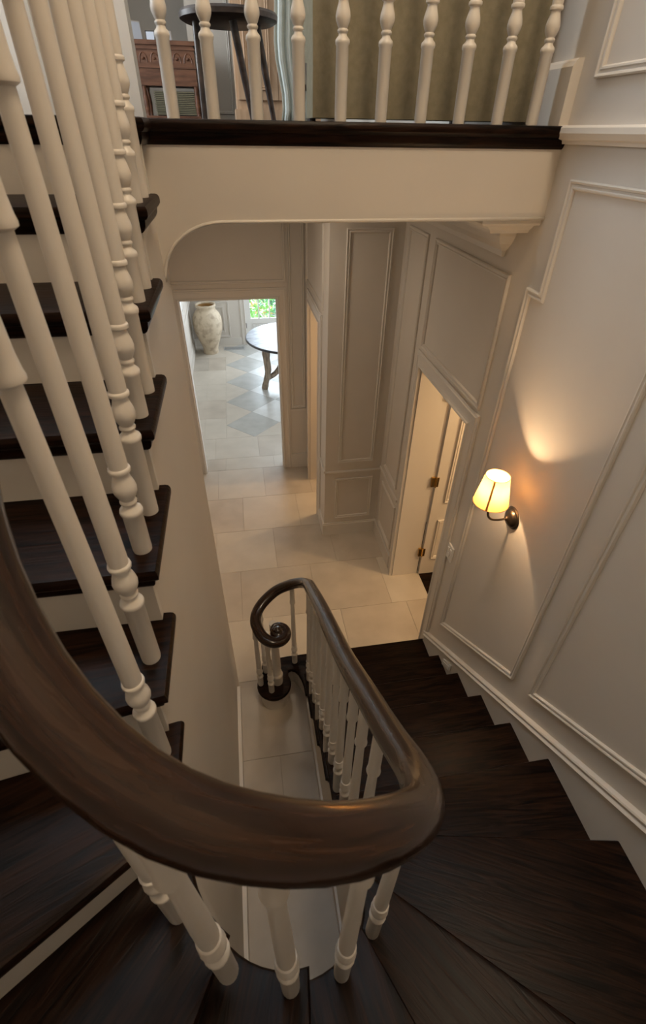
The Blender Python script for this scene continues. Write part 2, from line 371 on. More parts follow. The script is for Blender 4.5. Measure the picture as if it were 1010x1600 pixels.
# garden door
gd = empty('door_3', (.575, 9.55, 0)); st(gd, 'white glazed garden door with a solid lower panel'); 
bm = bmesh.new()
for b in ((.10, .20, 9.53, 9.575, 0, 2.15), (.95, 1.05, 9.53, 9.575, 0, 2.15), (.20, .95, 9.53, 9.575, 0, .20), (.20, .95, 9.53, 9.575, .38, .47), (.20, .95, 9.53, 9.575, 2.05, 2.15), (.20, .95, 9.545, 9.565, .20, .38)): bx(bm, *b)
adopt(gd, obj('door_leaf', bm, M['plate']))
for x in (.36, .565, .765): adopt(gd, box('glazing_bar', M['plate'], x - .012, x + .012, 9.535, 9.57, .47, 2.05))
for z in (.98, 1.5): adopt(gd, box('glazing_bar', M['plate'], .20, .95, 9.537, 9.568, z - .012, z + .012))
adopt(gd, box('pane', M['glass'], .20, .95, 9.55, 9.554, .47, 2.05))
bm = bmesh.new(); moulding(bm, rect(.24, .91, .22, .36), PANEL, plane_frame('B', 9.545)); adopt(gd, obj('panel_moulding', bm, M['plate']))
for z in (.3, 1.2): adopt(gd, box('hinge', M['bronze'], .095, .112, 9.515, 9.53, z, z + .09))
# garden beyond
gpl = box('garden_paving', M['ground'], -4, 6, 9.7, 16, -.2, -.05); st(gpl)
def bush(cx, cy, cz, R, n, mats, label, rx=1):
    bm = bmesh.new()
    for i in range(n):
        v = Vector((random.gauss(0, 1), random.gauss(0, 1), random.gauss(0, 1))).normalized() * R * (random.random() ** .4)
        p = Vector((cx + v.x * rx, cy + v.y, cz + v.z * 1.1)); a = Vector((random.uniform(-1, 1), random.uniform(-1, 1), random.uniform(-.3, 1))).normalized() * .07
        b = a.cross(Vector((random.random(), random.random(), random.random()))).normalized() * .028
        q = [bm.verts.new(p + c) for c in (-a, b, a, -b)]; f = bm.faces.new(q); f.material_index = random.randrange(len(mats))
    me = bpy.data.meshes.new('leaves'); bm.to_mesh(me); bm.free()
    for m_ in mats: me.materials.append(m_)
    root = empty('garden_shrub', (cx, cy, -.05), label, 'plant')
    o = link('foliage', me, None, None); o['kind'] = 'stuff'
    bs = bmesh.new(); tube(bs, [(cx, cy, -.05), (cx + .02, cy, cz * .5), (cx, cy, cz)], [.03, .022, .012]); s = obj('stem', bs, M['stoolwood'])
    adopt(root, o, s)
bush(.30, 10.8, .12, .42, 420, [M['flower'], M['leaf_a'], M['leaf_a'], M['leaf_a']], 'orange flowering shrub outside the garden door, seen low through the left pane')
bush(.72, 11.6, .35, .40, 420, [M['leaf_a'], M['leaf_b']], 'bright green shrub outside the garden door, right of the orange flowers')
bush(.95, 13.6, .9, 1.1, 800, [M['leaf_b'], M['leaf_a']], 'tall dark green shrub at the back of the garden', 1.2)

# ------------------------------------------------------------------ hall trim
frR = plane_frame('R', XR); frP = plane_frame('B', 3.705); frY = plane_frame('B', 5.03); frS = plane_frame('R', .66)
SL = (1.096 - .505) / (1.806 - .994)
# skirting board that climbs with the stairs
def sk_top(y): return .505 + (1.806 - y) * .7
bm = bmesh.new(); poly = [(XR, 2.135, 0), (XR, 2.135, sk_top(2.135)), (XR, YB, sk_top(YB)), (XR, YB, .5), (XR, 1.0, 0)]
prism(bm, poly, (-.016, 0, 0)); st(obj('baseboard_right', bm, M['trim']), 'white skirting board climbing the wall beside the stairs')
CAP = [(0, 0), (0, .018), (.006, .020), (.010, .027), (.015, .029), (.020, .025), (.025, .018), (.036, .018), (.041, .024), (.047, .020), (.05, 0)]
strip([(YB, sk_top(YB)), (2.135, sk_top(2.135))][::-1], CAP, plane_frame('R', XR), label='moulded cap on the stair skirting') if False else strip([(YB, sk_top(YB) - .03), (2.135, sk_top(2.135) - .03)], CAP, frR, label='moulded cap on the stair skirting')
# panel frames on the right wall
pA = [(1.972, .593), (1.189, 1.131), (1.189, 3.166), (1.889, 3.166), (1.872, 2.79), (1.99, 2.79)]
pA = [(1.975, .593), (1.189, 1.131), (1.189, 3.166), (1.873, 3.166), (1.873, 2.79), (1.975, 2.79)]
panel(pA, frR, label='wall panel moulding round the sconce, stepped at its top corner')
panel([(1.066, 1.201), (.02, 1.93), (.02, 3.166), (1.066, 3.166)], frR, label='wall panel moulding nearest the camera on the right')
panel(rect(2.137, 3.08, 2.15, 2.80), frR, label='panel moulding above the right hand doorway')
panel(rect(3.21, 3.60, .87, 2.80), frR); panel(rect(3.17, 3.60, .20, .70), frR)
strip([(3.15, .775), (3.705, .775)], [(0, 0), (0, .01), (.012, .014), (.024, .01), (.024, 0)], frR)
st(box('baseboard_hall_right', M['trim'], 1.182, 1.2, 3.13, 3.69, 0, .15))
# upper chair rail and panels of the right wall
RAIL = [(0, 0), (0, .012), (.010, .016), (.014, .030), (.030, .040), (.045, .038), (.052, .024), (.052, 0)]
strip([(YB, 3.262), (2.0, 3.262)], RAIL, frR, label='moulded dado rail at landing level')
panel(rect(.9, 1.90, 3.43, 5.6), frR, label='upper wall panel moulding above the dado rail'); panel(rect(-.4, .75, 3.43, 5.6), frR)
# pier (between the doorways)
panel(rect(.78, 1.115, .87, 2.77), frP, label='tall panel moulding on the pier'); panel(rect(.76, 1.125, .21, .69), frP, label='low square panel moulding on the pier')
strip([(.66, .755), (1.2, .755)], [(0, 0), (0, .01), (.012, .014), (.024, .01), (.024, 0)], frP)
st(box('baseboard_pier', M['trim'], .642, 1.19, 3.685, 3.705, 0, .135)); st(box('trim_pier_base_cap', M['trim'], .648, 1.19, 3.692, 3.705, .135, .150))
# side hall wall door (door_2 opening)
strip([(4.06, 0), (4.06, 2.03), (4.72, 2.03), (4.72, 0)], ARCHI, frS, label='architrave of the narrow side doorway')
panel(rect(3.92, 4.86, 2.17, 2.95), frS)
st(box('trim_side_door_lining', M['trim'], .665, .79, 4.712, 4.722, 0, 2.03))
st(box('baseboard_side_hall', M['trim'], .642, .66, 3.705, 3.965, 0, .14))
st(box('trim_side_dado', M['trim'], .648, .66, 3.705, 3.965, .755, .78))
# far wall
strip([(-.572, 0), (-.572, 1.992), (.378, 1.992), (.378, 0)], ARCHI, frY, label='architrave of the doorway to the foyer')
for n_, a, b in (('l', -.572, -.562), ('r', .368, .378)): st(box('trim_lining_' + n_, M['trim'], a, b, 5.03, 5.15, 0, 1.992))
st(box('trim_lining_top', M['trim'], -.562, .368, 5.03, 5.15, 1.982, 1.992))
panel(rect(-.64, .47, 2.13, 2.95), frY, label='panel moulding above the foyer doorway')
panel(rect(.49, .65, .80, 2.9), frY); st(box('baseboard_far', M['trim'], .473, .66, 5.012, 5.03, 0, .19)); st(box('trim_far_dado', M['trim'], .473, .66, 5.02, 5.03, .76, .785))
# right doorway: architrave, lining, hinged leaf
strip([(2.21, 0), (2.21, 2.03), (3.03, 2.03), (3.03, 0)], ARCHI, frR, label='architrave of the right hand doorway')
st(box('trim_door_lining', M['trim'], 1.2, 1.44, 3.02, 3.032, 0, 2.03)); st(box('trim_door_lining_top', M['trim'], 1.2, 1.44, 2.21, 3.02, 2.02, 2.03)); st(box('trim_door_lining_near', M['trim'], 1.2, 1.44, 2.208, 2.22, 0, 2.02))
dr = empty('door_1', (1.455, 3.03, 0)); st(dr, 'white panelled door standing open into the warm lit room')
bm = bmesh.new(); bx(bm, 1.455, 2.27, 3.002, 3.042, .008, 2.015); bevel(bm, .002, 1); dleaf = obj('door_leaf', bm, M['trim']); adopt(dr, dleaf)
frD = plane_frame('B', 3.002)
for r_ in (rect(1.555, 2.17, .85, 1.90), rect(1.535, 2.17, .20, .66)):
    bm = bmesh.new(); moulding(bm, r_, PANEL, frD); adopt(dleaf, obj('panel_moulding', bm, M['trim']))
for z in (.24, 1.02, 1.78):
    bm = bmesh.new(); bx(bm, 1.415, 1.446, 3.0, 3.0205, z, z + .09); bx(bm, 1.456, 1.475, 2.998, 3.003, z, z + .09); lathe(bm, [(0, -.004), (.007, -.004), (.007, .094), (0, .094)], 1.451, 2.998, z, 10)
    adopt(dr, tag(obj('hinge', bm, M['brass']), 'brass hinge'))
bm = bmesh.new(); lathe(bm, [(0, -.03), (.02, -.03), (.025, -.015), (.02, 0), (.01, .01), (0, .012)], 0, 0, 0, 14); bmesh.ops.rotate(bm, cent=(0, 0, 0), matrix=Matrix.Rotation(PI / 2, 3, 'X'), verts=bm.verts); bmesh.ops.translate(bm, vec=(2.2, 2.985, 1.0), verts=bm.verts)
adopt(dr, tag(obj('door_knob', bm, M['brass'], smooth=True), 'brass knob'))
tf = st(box('floor_right_room', M['wood'], 1.46, 3.4, .9, 3.74, -.01, -.002), 'dark timber floor of the right hand room')
for i in range(14):
    y = .92 + i * .2
    o = box('plank', M['wood'], 1.46, 3.38, y + .0015, y + .1985, -.004, .001, tf)
st(box('floor_side_room', M['stone'], .78, 3.1, 3.86, 5.03, -.006, 0))

# cornice along the right wall below the landing, returned into the wall at its near end
def cornice(P, name):
    prof = [(0, -.175), (.012, -.175), (.02, -.150), (.055, -.118), (.075, -.085), (.078, -.07), (.12, -.066), (.165, -.06), (.172, -.048), (.20, -.03), (.235, -.024), (.245, -.016), (.245, 0)]
    bm = bmesh.new(); rings = []
    for i in range(len(P)):
        row = []
        for d, z in prof:
            p, dirs = P[i]; row.append(bm.verts.new((p[0] + dirs[0] * d, p[1] + dirs[1] * d, 3.03 + z)))
        rings.append(row)
    for a, b in zip(rings, rings[1:]):
        for i in range(len(prof) - 1): bm.faces.new((a[i], a[i + 1], b[i + 1], b[i]))
    return st(obj(name, bm, M['trim']), 'stepped ceiling cornice under the landing, returned to the wall')
cornice([((1.2, 2.255), (0, -1)), ((1.2, 2.255), (-1, -1)), ((1.2, 3.705), (-1, -1)), ((.66, 3.705), (-1, -1)), ((.66, 5.03), (-1, -1)), ((-.72, 5.03), (1, -1)), ((-.72, 2.12), (1, 1))], 'trim_cornice')

# ------------------------------------------------------------------ landing
beam = bmesh.new(); arch = []
for i in range(13):
    a = PI / 2 * i / 12; arch.append((-.03 - .23 * math.sin(a), 3.03 - .19 * (1 - math.cos(a))))
poly = [(XR, 3.25), (XR, 3.03)] + arch + [(-.26, 0.0), (-.35, 0.0), (-.35, 3.25)]
prism(beam, [(x, 2.0, z) for x, z in poly], (0, .12, 0)); st(obj('wall_beam', beam, M['wall']), 'wall face under the landing with a rounded corner')
bm = bmesh.new(); tube(bm, [(XR, 1.998, 3.032)] + [(x, 1.998, z) for x, z in arch], .006, 8)
st(obj('trim_arch_bead', bm, M['trim'], smooth=True), 'thin bead along the arched edge')
LP = [Vector(p) for p in ((XL, 1.795, 0), (-.218, 1.795, 0), (-.218, 1.972, 0), (XR, 1.972, 0), (XR, 2.5, 0), (XL, 2.5, 0))]
o = tread_mesh(LP, [True, True, True, False, False, False], LAND, NOSE, 'floor_landing_edge', None); st(o, 'dark oak nosing along the landing edge')
st(box('floor_upstairs', M['wood'], -3.1, 3.5, 2.5, 10.4, 3.22, LAND - .001), 'dark oak upstairs floor')
box_ = box

# ------------------------------------------------------------------ staircase
stair = empty('staircase', (0, .42, 0), 'dark oak staircase with white risers winding round the open well', 'staircase')
for k in range(2, 18):
    s0, s1 = SK[k], SK[k + 1] if k < 17 else SK[18]
    extra = .05
    inn = inner_pts(s0, s1 + extra)
    n1 = up_n(k + 1)
    outer = [OUT[k + 1] + n1 * extra]
    if k in (8,): outer = [Vector((OUT[9].x - extra, YB, 0)), Vector((XR, YB, 0))]
    elif k in (9, 10): outer = [Vector((OUT[k + 1].x - extra, YB, 0))]
    elif k == 11: outer = [Vector((XL, OUT[12].y + extra, 0)), Vector((XL, YB, 0))]
    elif k == 12: outer = [Vector((XL, OUT[13].y + extra, 0))]
    elif k == 7: outer = [Vector((XR, OUT[8].y - extra, 0))]
    elif k <= 6: outer = [Vector((XR, OUT[k + 1].y - extra, 0))]
    else: outer = [Vector((XL, OUT[k + 1].y + extra, 0))]
    poly = inn + outer + [OUT[k]]
    nosed = [True] * (len(inn) - 1) + [False] * (len(poly) - len(inn)) + [True]
    # edges: inn..., then to outer.. no nosing, last edge OUT[k]->inn[0] is the front nosing
    nosed = [i < len(inn) - 1 or i == len(poly) - 1 for i in range(len(poly))]
    t = tread_mesh(poly, nosed, k * RISE, NOSE, 'tread', None)
    d_ = OUT[k] - well(SK[k]); d2 = OUT[k + 1] - well(SK[k + 1]); d_ = d_.normalized() + d2.normalized(); th = math.atan2(d_.y, d_.x)   # the grain runs along each tread
    off = Vector((poly[0].x + k * .37, poly[0].y, 0)); t.data.transform(Matrix.Rotation(-th, 4, 'Z') @ Matrix.Translation(-off)); t.location = off; t.rotation_euler.z = th
    adopt(stair, t)
for k in range(1, 19):
    n_ = up_n(k); A = well(SK[k], RW + .022) if k > 1 else Vector((.10, 2.15, 0)); B = OUT[k]
    t_ = (B - A).normalized(); A = A + t_ * .004
    a = A + n_ * .03; b = B + n_ * .03; z0 = (k - 1) * RISE - .002; z1 = k * RISE - .030
    bm = bmesh.new(); prism(bm, [(a.x, a.y, z0), (b.x, b.y, z0), (b.x, b.y, z1), (a.x, a.y, z1)], n_ * .018)
    adopt(stair, obj('riser', bm, M['trim']))
# curtail (bottom) step
cc = Vector((.005, 1.945, 0)); rc = .122
pts = [Vector((XR, 2.165, 0)), Vector((.12, 2.165, 0)), Vector((.04, 2.160, 0)), Vector((-.02, 2.148, 0)), Vector((-.07, 2.118, 0)), Vector((-.105, 2.07, 0))]
for a in range(160, 395, 12): pts.append(cc + Vector((rc * math.cos(rad(a)), rc * math.sin(rad(a)), 0)))
pts += [Vector((x, y, 0)) for x, y in ((.118, 2.035), (.14, 2.042), (.162, 2.030), (.185, 1.998), (.202, 1.95), (.212, 1.90), (RW, 1.83), (XR, 1.83))]
nos = [i < len(pts) - 2 for i in range(len(pts))]
adopt(stair, tag(tread_mesh(pts, nos, RISE, NOSE, 'tread', None), 'bottom tread curling into a round end'))
bm = bmesh.new(); lathe(bm, [(.098, 0), (.098, .155)], cc.x, cc.y, 0, 40); adopt(stair, obj('riser_drum', bm, M['trim'], smooth=True, sharp=40))
bm = bmesh.new(); P = [(.17, 2.09), (.10, 2.125), (.03, 2.12), (-.03, 2.10), (-.07, 2.04)]
prism(bm, [(x, y, 0) for x, y in [(1.19, 2.135), (.12, 2.135), (.04, 2.13), (-.015, 2.118), (-.05, 2.09), (-.08, 2.03), (-.06, 1.98), (.05, 1.98), (.07, 2.04), (.15, 2.06), (.185, 2.02), (.215, 1.95), (.24, 1.88), (1.19, 1.88)]], (0, 0, .155))
adopt(stair, obj('riser', bm, M['trim']))
# strings (well-side faces). right, arc, left
def string_side(x0, x1, ks, right):
    ztop = lambda k: k * RISE - .034
    pts = []
    if right:
        y = OUT[2].y - .03; pts.append((y, 0))
        for k in ks:
            y0 = (YC0 - SK[k]) - .04; y1 = (YC0 - SK[k + 1]) - .04
            pts += [(y0, ztop(k)), (max(y1, YC0), ztop(k))]
        pts.append((YC0, 0))
    else:
        pts.append((YC0, 0))
        first = True
        for k in ks:
            y0 = YC0 + SK[k] - PI * RW + .04; y1 = YC0 + SK[k + 1] - PI * RW + .04
            pts += [(YC0 if first else y0, ztop(k)), (y1, ztop(k))]; first = False
        pts += [(pts[-1][0], 3.25), (2.0, 3.25), (2.0, 0)]
    bm = bmesh.new(); prism(bm, [(x0, y, z) for y, z in pts], (x1 - x0, 0, 0)); return bm
adopt(stair, obj('string', string_side(.233, .28, [2, 3, 4, 5, 6, 7], True), M['wall']))
st(obj('wall_stringer', string_side(-.26, -.35, [12, 13, 14, 15, 16, 17], False), M['wall']), 'wall under the upper flight beside the stairwell')
Ri, Ro = .235, .26
for k in range(8, 13):
    a0 = max(SK[k] / RW, 0); a1 = min(SK[k + 1] / RW, PI)
    a0 += .1 if k > 8 else 0; a1 = min(a1 + .1, PI)
    if a1 - a0 < .02: continue
    bm = bmesh.new(); N = 8; z1 = k * RISE - .034; rows = []
    for i in range(N + 1):
        a = a0 + (a1 - a0) * i / N; c, s_ = math.cos(a), -math.sin(a)
        rows.append([bm.verts.new((r_ * c, YC0 + r_ * s_, z)) for r_, z in ((Ri, 0), (Ri, z1), (Ro, z1), (Ro, 0))])
    for a, b in zip(rows, rows[1:]):
        for i in range(4): bm.faces.new((a[i], a[(i + 1) % 4], b[(i + 1) % 4], b[i]))
    bm.faces.new(rows[0]); bm.faces.new(rows[-1][::-1])
    adopt(stair, obj('string', bm, M['wall'], smooth=True, sharp=40))
# shadow-line bracket plates below the return nosings of the upper flight
for k in range(14, 18):
    y = YC0 + SK[k] - PI * RW
    bm = bmesh.new(); z1 = k * RISE - .064
    prism(bm, [(-.26, y + .052, z1), (-.26, y + .27, z1), (-.26, y + .24, z1 - .02), (-.26, y + .17, z1 - .03), (-.26, y + .12, z1 - .06), (-.26, y + .08, z1 - .075), (-.26, y + .052, z1 - .11)], (.006, 0, 0))
    adopt(stair, obj('tread_bracket', bm, M['trim']))
st(box('baseboard_well_left', M['trim'], -.26, -.244, .42, 1.985, 0, .13)); st(box('trim_well_left_cap', M['trim'], -.26, -.238, .42, 1.985, .13, .15))
st(box('baseboard_well_right', M['trim'], .220, .233, .42, 1.83, 0, .13))

# ------------------------------------------------------------------ balustrade
bal = empty('stair_balustrade', (.25, 2.0, 0), 'white turned balusters carrying a continuous polished dark handrail', 'balustrade')
LIN = lambda y: 3.128 - .695 * (1.53 - y) + .855
RRL = .258
sr = -(2.0 - YC0)
knots = [(-(2.0 - YC0), 1.135), (-(1.9 - YC0), 1.212), (-(1.5 - YC0), 1.491), (-(1.0 - YC0), 1.812), (-(.75 - YC0), 2.005), (0, 2.275),
         (PI * RW / 6, 2.435), (PI * RW / 3, 2.635), (PI * RW / 2, 2.765), (PI * RW * 2 / 3, 2.848), (PI * RW * 5 / 6, 2.965), (PI * RW, 3.10),
         (PI * RW + .12, 3.215), (PI * RW + .24, 3.345), (PI * RW + .38, 3.47), (PI * RW + .52, 3.575), (PI * RW + 1.0, LIN(1.42)), (PI * RW + 1.42, LIN(1.84)), (PI * RW + 1.56, 4.24)]
def rail_z(s):
    K = knots; 
    if s <= K[0][0]: return K[0][1]
    if s >= K[-1][0]: return K[-1][1]
    i = max(j for j in range(len(K)) if K[j][0] <= s); i = min(i, len(K) - 2)
    def sl(j):
        if j <= 0: return (K[1][1] - K[0][1]) / (K[1][0] - K[0][0])
        if j >= len(K) - 1: return (K[-1][1] - K[-2][1]) / (K[-1][0] - K[-2][0])
        return (K[j + 1][1] - K[j - 1][1]) / (K[j + 1][0] - K[j - 1][0])
    h_ = K[i + 1][0] - K[i][0]; t = (s - K[i][0]) / h_
    return (2 * t**3 - 3 * t**2 + 1) * K[i][1] + (t**3 - 2 * t**2 + t) * h_ * sl(i) + (-2 * t**3 + 3 * t**2) * K[i + 1][1] + (t**3 - t**2) * h_ * sl(i + 1)
path = []
vol = [(.022, 1.885, .862), (.040, 1.918, .858), (.075, 1.918, .856), (.102, 1.888, .856), (.103, 1.840, .860), (.065, 1.798, .866), (.010, 1.792, .876), (-.045, 1.838, .890), (-.075, 1.938, .91), (-.037, 2.026, .94), (.058, 2.090, .985), (.150, 2.088, 1.035), (.212, 2.056, 1.080)]
def catmull(P, n=6):
    P = [Vector(p) for p in P]; out = []
    for i in range(len(P) - 1):
        a, b, c, d = P[max(i - 1, 0)], P[i], P[i + 1], P[min(i + 2, len(P) - 1)]
        for j in range(n):
            t = j / n; out.append(.5 * ((2 * b) + (c - a) * t + (2 * a - 5 * b + 4 * c - d) * t * t + (3 * b - a - 3 * c + d) * t**3))
    out.append(P[-1]); return out
volp = catmull(vol + [(.246, 2.008, 1.122), (.257, 1.965, 1.158)], 6)[:-1]
main = []
s = -(1.93 - YC0)
while s < PI * RW + 1.50:
    p = well(s, RRL); main.append(Vector((p.x, p.y, rail_z(s)))); s += .028
yend = main[-1].y; ze = 4.245
cor = [Vector((-RRL + .10 - .10 * math.cos(a), yend + .10 * math.sin(a), ze + .0)) for a in [PI / 2 * i / 6 for i in range(7)]]
for i in range(1, 12): main[-i].z = min(main[-i].z, ze)
hor = [Vector((x, yend + .10, ze)) for x in [(-.158 + .1) + (1.2 + .05) * i / 10 for i in range(11)]]
full = [v for v in volp] + main + cor + hor
radii = []
for i, v in enumerate(full):
    r0 = .0355
    if i < len(volp): r0 = min(.0345, .016 + .018 * min(1, i / 26)) 
    radii.append(r0)
bm = bmesh.new()
# handrail section: soft rounded oval, slightly flattened below
def rail_sweep(bm, P, R):
    rings = []; seg = 24; n = len(P)
    for i in range(n):
        Tn = (P[min(i + 1, n - 1)] - P[max(i - 1, 0)]).normalized(); N_ = Tn.cross(Vector((0, 0, 1))).normalized(); B = N_.cross(Tn).normalized()
        ring = []
        for k in range(seg):
            a = 2 * PI * k / seg; cx, sy = math.cos(a), math.sin(a)
            x = R[i] * math.copysign(abs(cx) ** .85, cx); y = R[i] * .86 * math.copysign(abs(sy) ** (.9 if sy > 0 else .8), sy)
            ring.append(bm.verts.new(P[i] + N_ * x + B * y))
        rings.append(ring)
    for a, b in zip(rings, rings[1:]):
        for i in range(seg): bm.faces.new((a[i], a[(i + 1) % seg], b[(i + 1) % seg], b[i]))
    bm.faces.new(rings[0][::-1]); bm.faces.new(rings[-1])
rail_sweep(bm, full, radii)
uvl = bm.loops.layers.uv.new('grain'); bm.verts.index_update(); acc = [0.0]
for a_, b_ in zip(full, full[1:]): acc.append(acc[-1] + (b_ - a_).length)
for f_ in bm.faces:
    ks = [l_.vert.index % 24 for l_ in f_.loops]
    for l_, k_ in zip(f_.loops, ks):
        kk = k_ + 24 if (k_ == 0 and max(ks) == 23) else k_
        l_[uvl].uv = (acc[l_.vert.index // 24], kk / 24)
hr = obj('handrail', bm, M['rail'], smooth=True, sharp=60); adopt(bal, hr)
bm = bmesh.new(); lathe(bm, [(0, -.028), (.038, -.028), (.046, -.018), (.048, 0), (.044, .014), (.034, .021), (.026, .022), (.023, .030), (.016, .037), (.006, .040), (0, .041)], .055, 1.868, .858, 28)
adopt(bal, obj('volute_eye', bm, M['rail'], smooth=True))
# balusters
def baluster(x, y, z0, ztop, cyl, parent=None):
    """turned spindle: plain foot, ring, vase, ring, tapering shaft, ring, plain top"""
    H = ztop - z0; c = cyl
    p = [(0, 0), (.0195, 0), (.0200, .004), (.0200, c - .010), (.0225, c - .006), (.0230, c), (.0215, c + .005), (.0140, c + .012), (.0128, c + .017), (.0165, c + .021), (.0170, c + .025), (.0135, c + .029),
         (.0175, c + .036), (.0222, c + .047), (.0232, c + .056), (.0215, c + .066), (.0170, c + .080), (.0150, c + .088), (.0152, c + .091), (.0205, c + .094), (.0212, c + .098), (.0205, c + .102), (.0175, c + .104)]
    t = max(H - (.20 if cyl in (.17, .18, .20) and H < 1.0 and x > -.2 else (.125 if x < -.2 else .172)), c + .2)
    q = [(.0178, c + .115), (.0172, c + .20), (.0130, t - .010), (.0130, t - .004), (.0195, t), (.0200, t + .005), (.0185, t + .012), (.0170, t + .03), (.0160, H)]
    bm = bmesh.new(); lathe(bm, p + q, 0, 0, 0, 18)
    o = obj('baluster', bm, M['baluster'], smooth=True, sharp=50); o.location = (x, y, z0); adopt(parent or bal, o)
    return o
def rail_under(s): return rail_z(s) - .026
for k in range(14, 18):
    ny = YC0 + SK[k] - PI * RW
    for dy, c in ((.075, .107), (.208, .20)):
        y = ny + dy; baluster(-.252, y, k * RISE, rail_under(y - YC0 + PI * RW), c)
for x, y, k, c in ((-.255, .665, 13, .18), (-.256, .545, 12, .18), (-.236, .30, 11, .17), (-.135, .195, 11, .18), (-.022, .178, 10, .20), (.102, .205, 9, .20), (.218, .300, 8, .19)):
    if y > YC0: s = PI * RW + y - YC0
    else: s = RW * (math.atan2(-(y - YC0), x) % (2 * PI))
    baluster(x, y, k * RISE, rail_under(s), c)
for k, L in ((2, ((.055, .107), (.175, .19))), (3, ((.055, .107), (.17, .19))), (4, ((.052, .107), (.18, .19))), (5, ((.05, .107), (.175, .19))), (6, ((.035, .107), (.145, .18))), (7, ((.072, .18),))):
    ny = YC0 - SK[k]
    for dy, c in L:
        y = ny - dy; baluster(.245, y, k * RISE, rail_under(YC0 - y), c)
for x, y, zt in ((.172, 2.105, 1.02), (-.088, 1.958, .89), (-.016, 1.892, .84), (-.045, 2.055, .94)):
    baluster(x, y, RISE, zt, .10)
bm = bmesh.new(); lathe(bm, [(0, 0), (.036, 0), (.037, .01), (.037, .075), (.040, .085), (.041, .095), (.038, .104), (.031, .112), (.030, .118), (.034, .124), (.033, .13), (.028, .14), (.031, .18), (.029, .3), (.025, .55), (.025, .66)], .032, 1.958, RISE, 24)
adopt(bal, tag(obj('newel_post', bm, M['baluster'], smooth=True, sharp=50), 'thick white turned newel post'))
# landing row
for i in range(10):
    x = [-.154, -.025, .117, .256, .396, .536, .677, .817, .96, 1.093][i]
    baluster(x, 2.06, LAND, ze - .026, .196)
st(box('baseboard_landing_right', M['trim'], 1.165, 1.2, 2.0, 10.3, LAND, LAND + .155)); 
bm = bmesh.new(); prism(bm, [(1.2, 2.0, LAND + .155), (1.165, 2.0, LAND + .155), (1.172, 2.0, LAND + .168), (1.182, 2.0, LAND + .176), (1.2, 2.0, LAND + .178)], (0, 8.3, 0)); st(obj('trim_landing_base_cap', bm, M['trim']))

# ------------------------------------------------------------------ wall sconce and plates
sc = empty('wall_sconce', (1.2, 1.60, 1.86), 'bronze wall sconce with a glowing cream fabric shade above the stairs', 'lamp')
bm = bmesh.new(); lathe(bm, [(0, 0), (.055, 0), (.057, .004), (.053, .009), (.047, .011), (.044, .018), (.030, .028), (.014, .033), (.010, .040), (.0, .042)], 0, 0, 0, 32)
bmesh.ops.rotate(bm, cent=(0, 0, 0), matrix=Matrix.Rotation(-PI / 2, 3, 'Y'), verts=bm.verts); bmesh.ops.translate(bm, vec=(1.2, 1.60, 1.855), verts=bm.verts)
adopt(sc, obj('back_plate', bm, M['bronze'], smooth=True, sharp=45))
arm = catmull([(1.165, 1.60, 1.855), (1.13, 1.60, 1.85), (1.09, 1.60, 1.858), (1.066, 1.60, 1.885), (1.06, 1.60, 1.93), (1.06, 1.60, 1.985)], 6)
bm = bmesh.new(); tube(bm, arm, .0055, 10); adopt(sc, obj('arm', bm, M['bronze'], smooth=True, sharp=60))
bm = bmesh.new(); lathe(bm, [(0, 0), (.012, 0), (.012, .035), (0, .035)], 1.06, 1.60, 1.975, 14); adopt(sc, obj('lamp_holder', bm, M['bronze'], smooth=True, sharp=45))
bm = bmesh.new(); seg = 40
a = [[bm.verts.new((1.06 + r_ * math.cos(2 * PI * i / seg), 1.60 + r_ * math.sin(2 * PI * i / seg), z)) for i in range(seg)] for r_, z in ((.080, 1.965), (.053, 2.110))]
for i in range(seg): bm.faces.new((a[0][i], a[0][(i + 1) % seg], a[1][(i + 1) % seg], a[1][i]))
shd = obj('lamp_shade', bm, M['shade'], smooth=True); adopt(sc, shd)
M['seam'] = mat('shade_seam', (0.45, 0.17, 0.04), 0.8)
for z, r_ in ((1.965, .0805), (2.110, .0535)):
    bm = bmesh.new(); tube(bm, [(1.06 + r_ * math.cos(2 * PI * i / 40), 1.60 + r_ * math.sin(2 * PI * i / 40), z) for i in range(41)], .0012, 6, caps=False); adopt(shd, tag(obj('shade_rim', bm, M['seam']), 'thin brown edge binding'))
av = math.atan2(-1.60, -1.06) - .10
for nm in ('shade_seam',):
    bm = bmesh.new(); q = []
    for r_, z in ((.0815, 1.967), (.0545, 2.108)):
        for d in (-1, 1): q.append(bm.verts.new((1.06 + r_ * math.cos(av + d * .0045 / r_), 1.60 + r_ * math.sin(av + d * .0045 / r_), z)))
    bm.faces.new((q[0], q[1], q[3], q[2])); adopt(shd, tag(obj('shade_seam', bm, M['seam']), 'brown seam down the shade'))
bm = bmesh.new(); lathe(bm, [(0, 0), (.008, 0), (.012, .012), (.011, .028), (.005, .042), (0, .045)], 1.06, 1.60, 2.010, 14); adopt(sc, tag(obj('bulb', bm, M['bulb'], smooth=True), 'lit candle bulb'))
lp = point('sconce_lamp_light', (1.06, 1.60, 2.045), 12.0, (1.0, 0.66, 0.36), 0.012)

